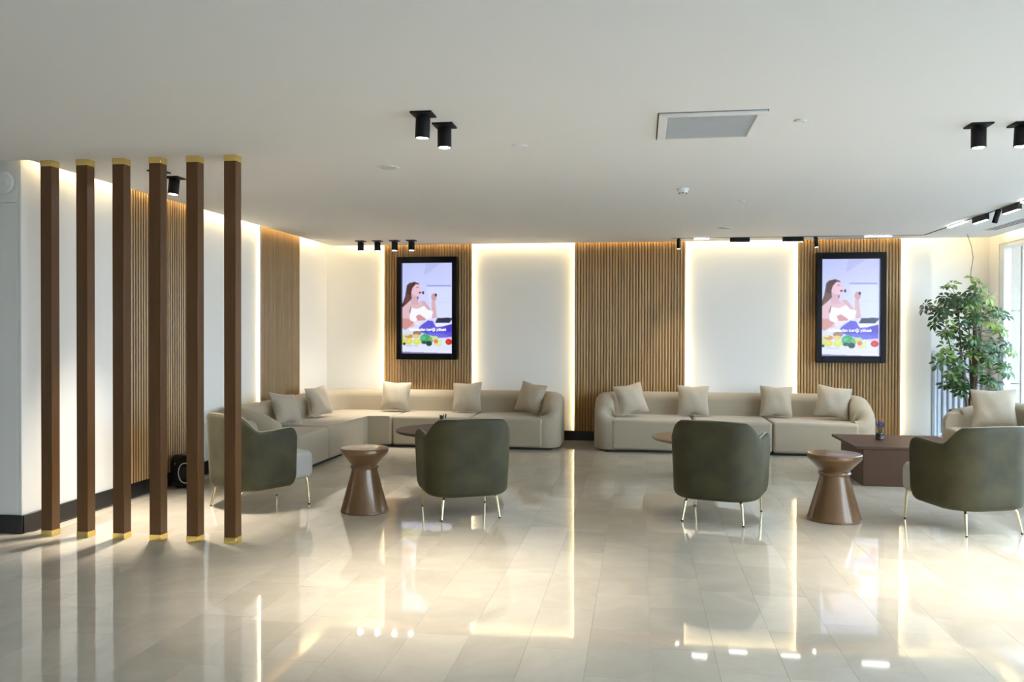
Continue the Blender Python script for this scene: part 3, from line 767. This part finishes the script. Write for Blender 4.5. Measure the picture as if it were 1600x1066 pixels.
disc(-1.885, 6.231, .085, 'round flat ceiling speaker near the central spotlights')
disc(-.797, 5.648, .055, 'small round ceiling cover between the air grille and the central spotlights', 'ceiling_cover', 'ceiling cover')
disc(.998, 10.355, .085, 'round flat ceiling speaker close to the light track')
disc(.926, 5.196, .035, 'tiny round sprinkler cap beside the air grille', 'sprinkler_cap', 'sprinkler')
disc(.949, 8.276, .030, 'tiny round sprinkler cap beyond the smoke detector', 'sprinkler_cap', 'sprinkler')
t = thing('smoke_detector', 'white domed smoke detector on the ceiling behind the air grille', 'smoke detector', (.366, 7.514, HC))
add('base', lathe([(0, 0), (.052, 0), (.052, -.012), (.046, -.016), (0, -.016)], 32), 'plastic_white', t)
add('dome', lathe([(0, -.016), (.044, -.016), (.040, -.034), (.030, -.046), (0, -.048)], 32), 'plastic_white', t)
for k in range(8): add('vent_slot', box(-.006, .006, -.002, .002, -.005, .005), 'slot_dark', t, (.036*math.cos(k*PI/4), .036*math.sin(k*PI/4), -.041), (0, 0, k*PI/4+PI/2))
t = thing('linear_diffuser', 'long black slotted air diffuser in the ceiling beside the glazed wall', 'air diffuser', (4.165, 9.2, HC-.0005))
for k in range(3): add('slot', box(-.06+k*.045, -.035+k*.045, -1.8, 1.8, -.002, 0), 'slot_dark', t)
for k in range(4): add('blade', box(-.075+k*.045, -.063+k*.045, -1.8, 1.8, -.005, 0), 'plastic_white', t)
t = thing('wall_sounder', 'white round alarm sounder on the beam left of the posts', 'alarm', (-4.655, YPIER-.012, 2.60), 0)
add('back_plate', lathe([(0, 0), (.078, 0), (.082, .008), (.076, .022), (.05, .028), (0, .029)], 40), 'plastic_white', t, (0, 0, 0), (PI/2, 0, 0))
add('button_ring', lathe([(.018, .027), (.022, .034), (.016, .036), (0, .034)], 24), 'plastic_white', t, (.03, 0, .0), (PI/2, 0, 0))

# ------------------------------------------------------------------ radiator
t = thing('radiator', 'tall pale column radiator behind the potted tree', 'radiator', (4.235, YN-.004, 0))
for k in range(9): add('column', box(-.022, .022, -.10, -.05, .12, 1.26, .010, 2), 'radiator_white', t, (-.28+k*.07, 0, 0))
add('manifold', box(-.31, .31, -.088, -.062, .14, .18, .006, 1), 'radiator_white', t); add('manifold', box(-.31, .31, -.088, -.062, 1.20, 1.24, .006, 1), 'radiator_white', t)
for sx in (-1, 1): add('bracket', box(sx*.2-.012, sx*.2+.012, -.062, 0, .9, .93), 'radiator_white', t)
for sx in (-1, 1): add('foot', box(sx*.28-.012, sx*.28+.012, -.09, -.06, 0, .14), 'radiator_white', t)
add('side_cover', box(-.345, -.318, -.12, -.02, 0, 1.28, .003, 1), 'frame_white', t)

# ------------------------------------------------------------------ potted umbrella tree
PX, PY = 4.06, 11.28
tree = thing('potted_umbrella_tree', 'tall potted umbrella tree with palmate leaves in the window corner', 'potted plant', (PX, PY, 0))
pot = add('pot', lathe([(0, 0), (.16, 0), (.165, .01), (.22, .50), (.235, .505), (.238, .55), (.225, .555), (.215, .52), (0, .52)], 40), 'pot_brown', tree)
add('soil', lathe([(.214, .51), (.15, .53), (0, .54)], 30), 'soil', pot)
stems = []
r_ = random.Random(11)
for k in range(7):
    a = k*2*PI/7+.4; sp = (.05, .22, .34, .15, .30, .26, .10)[k]; h = (2.12, 1.75, 1.55, 1.98, 1.35, 1.70, 1.85)[k]
    pts = []
    for q in range(8):
        f_ = q/7
        pts.append(Vector((math.cos(a)*(.03+sp*f_**1.3)+.02*math.sin(5*f_+k), math.sin(a)*(.03+.8*sp*f_**1.3)+.02*math.cos(4*f_+k), .52+(h-.52)*f_)))
    stems.append(pts)
    add('trunk', tube(pts, [(.050 if k == 0 else .021)*(1-.78*q/7) for q in range(8)], 8), 'bark', tree)
def leaf_mesh(seed, nl):
    r2 = random.Random(seed); bm = bmesh.new()
    for k in range(nl):
        a = 2*PI*k/nl+r2.uniform(-.12, .12); L = r2.uniform(.080, .108); wd = L*r2.uniform(.40, .50); dr = r2.uniform(.005, .035)
        ca, sa = math.cos(a), math.sin(a)
        prof = [(.0, .0), (.14, .03), (.32, .55), (.58, 1.0), (.82, .8), (1.0, .05)]
        rows = []
        for u, w_ in prof:
            x = .012+L*u; z = -dr*u*u*1.6+.006*math.sin(u*3)
            row = []
            for sgn, dz in ((-1, .007), (0, 0), (1, .007)):
                y = sgn*wd*.5*w_; row.append(bm.verts.new((x*ca-y*sa, x*sa+y*ca, z+dz*w_)))
            rows.append(row)
        for p, q in zip(rows, rows[1:]):
            for j in range(2): bm.faces.new((p[j], p[j+1], q[j+1], q[j]))
    me = bpy.data.meshes.new('leaf'); bm.to_mesh(me); bm.free(); smooth(me, 60); me.materials.append(MATS['leaf_green']); return me
leafs = [leaf_mesh(s, n) for s, n in ((1, 8), (2, 7), (3, 8), (4, 6), (5, 9))]
# leaf clusters as seen in the photograph; the depth of each comes from the crown around the trunk
CL = [(370, 280), (270, 310), (375, 350), (145, 430), (190, 490), (235, 370), (300, 420), (330, 380), (260, 480), (380, 460), (430, 400), (470, 430), (510, 450), (520, 535), (450, 500), (240, 555),
      (300, 560), (340, 600), (400, 560), (420, 620), (480, 590), (540, 605), (265, 630), (230, 690), (255, 745), (340, 650), (440, 690), (515, 700), (540, 735), (490, 800), (310, 760), (260, 800), (320, 815),
      (440, 760), (500, 640), (380, 520), (320, 500), (290, 700), (390, 715), (460, 650), (215, 440), (350, 430), (415, 460), (280, 380), (490, 480), (370, 650)]
pts_l = []
for X_, Y_ in CL:
    u_, v_ = 1400+X_/3.1, 344+Y_/3.1
    dr_ = _f+_r*((u_-800)/FPX)+_d*((v_-533)/FPX)
    for q in range(2 if X_ in (145, 370, 270) else 4):
        yy = PY+r_.uniform(-.36, .30); k_ = yy/dr_.y
        p = Vector((dr_.x*k_-PX+(q > 0)*r_.uniform(-.07, .07), yy-PY, CAMZ+dr_.z*k_+(q > 0)*r_.uniform(-.08, .08)))
        p.x = min(p.x, .41)
        if p.x < -.12: p.y = min(p.y, .42)
        if all((p-o_).length > .085 for o_ in pts_l): pts_l.append(p)
bm = bmesh.new()
for p in pts_l:
    best = min((q for st in stems for q in st if q.z < p.z+.02), key=lambda q: (q-p).length, default=stems[0][1])
    mid = best.lerp(p, .55)+Vector((0, 0, -.03))
    tube_bm(bm, [best, mid, p], [.004, .0032, .0026], 5)
    out = Vector((p.x, p.y, .30)).normalized(); out = (out*.55+Vector((r_.uniform(-.35, .35), r_.uniform(-1.0, -.1), r_.uniform(.1, .7)))).normalized()
    o = add('leaf', leafs[r_.randrange(5)], None, tree, tuple(p)); o.rotation_euler = out.to_track_quat('Z', 'Y').to_euler(); s_ = r_.uniform(.85, 1.15); o.scale = (s_, s_, s_)
add('leaf_stalks', frombm(bm), 'stem_green', tree)['kind'] = 'stuff'
o = add('support_wire', tube([(4.06, 11.40, HC), (4.06, 11.40, HC-.02), (4.10, 11.39, 2.6), (4.115, 11.37, 2.45), (4.085, 11.355, 2.28), (4.08, 11.345, 2.20)], .004, 6), 'bark')
tag(o, 'thin curved wire hanging from the ceiling down into the potted tree', 'wire')

# ------------------------------------------------------------------ outside the glazing
struct('ground_outside', box(XR+.15, 40, -30, 45, -.2, -.06), 'pavement')
col = thing('stone_column', 'beige stone clad column standing outside the glazing', 'column', (4.98, 12.78, -.06))
for k in range(3):
    add('stone_block', box(-.165, .165, -.25, .25, k*.995-.111 if k else 0, min(.88+k*.995-.004, 2.915), .004, 1), 'stone_cladding', col)
struct('added_shade_slab', box(XR+.06, 8.5, 10.6, 17.5, 2.86, 3.02), 'ceiling_paint')  # added overhang, put here only to keep daylight off the stone column
o = add('facade_mullion', box(5.20, 5.30, 12.62, 12.80, -.06, 2.86, .008, 1), 'mullion_pink'); tag(o, 'pale pinkish upright mullion beside the stone column outside', 'mullion')
sg = thing('street_sign', 'white sign board with red patch outside the glazing', 'sign', (5.85, 13.9, -.06))
add('sign_board', box(-.45, .45, -.02, .02, 1.30, 1.70), 'sign_white', sg); add('red_patch', box(-.20, .02, -.026, -.02, 1.47, 1.60), 'sign_red', sg)
add('sign_post', box(.10, .16, -.02, .02, 0, 1.30), 'frame_white', sg)
def shrub(x, y, h, w, seed, label):
    r3 = random.Random(seed); t = thing('shrub', label, 'shrub', (x, y, -.06), 0, 'shrubs outside the glazing'); bm = bmesh.new()
    for _ in range(1500):
        d = Vector((r3.gauss(0, 1), r3.gauss(0, 1), r3.gauss(0, 1))).normalized()*r3.uniform(.6, 1)
        p = Vector((d.x*w, d.y*w, h*.55+d.z*h*.45)); n = Vector((r3.gauss(0, 1), r3.gauss(0, 1), r3.gauss(0, 1))).normalized()
        a = n.orthogonal().normalized()*.07; b2 = n.cross(a).normalized()*.035
        bm.faces.new([bm.verts.new(p+q) for q in (-a, -b2, a, b2)])
    me = bpy.data.meshes.new('foliage'); bm.to_mesh(me); bm.free(); add('foliage', me, 'hedge_leaf', t)['kind'] = 'stuff'
    add('stem', tube([(0, 0, 0), (.02, 0, h*.3), (0, .02, h*.6)], [.04, .03, .015], 8), 'bark', t)
shrub(6.5, 15.0, 2.5, .75, 1, 'green shrub outside behind the white sign board')
shrub(8.3, 13.2, 2.3, .9, 2, 'green shrub outside standing along the pavement')
shrub(7.2, 17.5, 3.2, 1.1, 3, 'tall green shrub outside beyond the other shrubs')
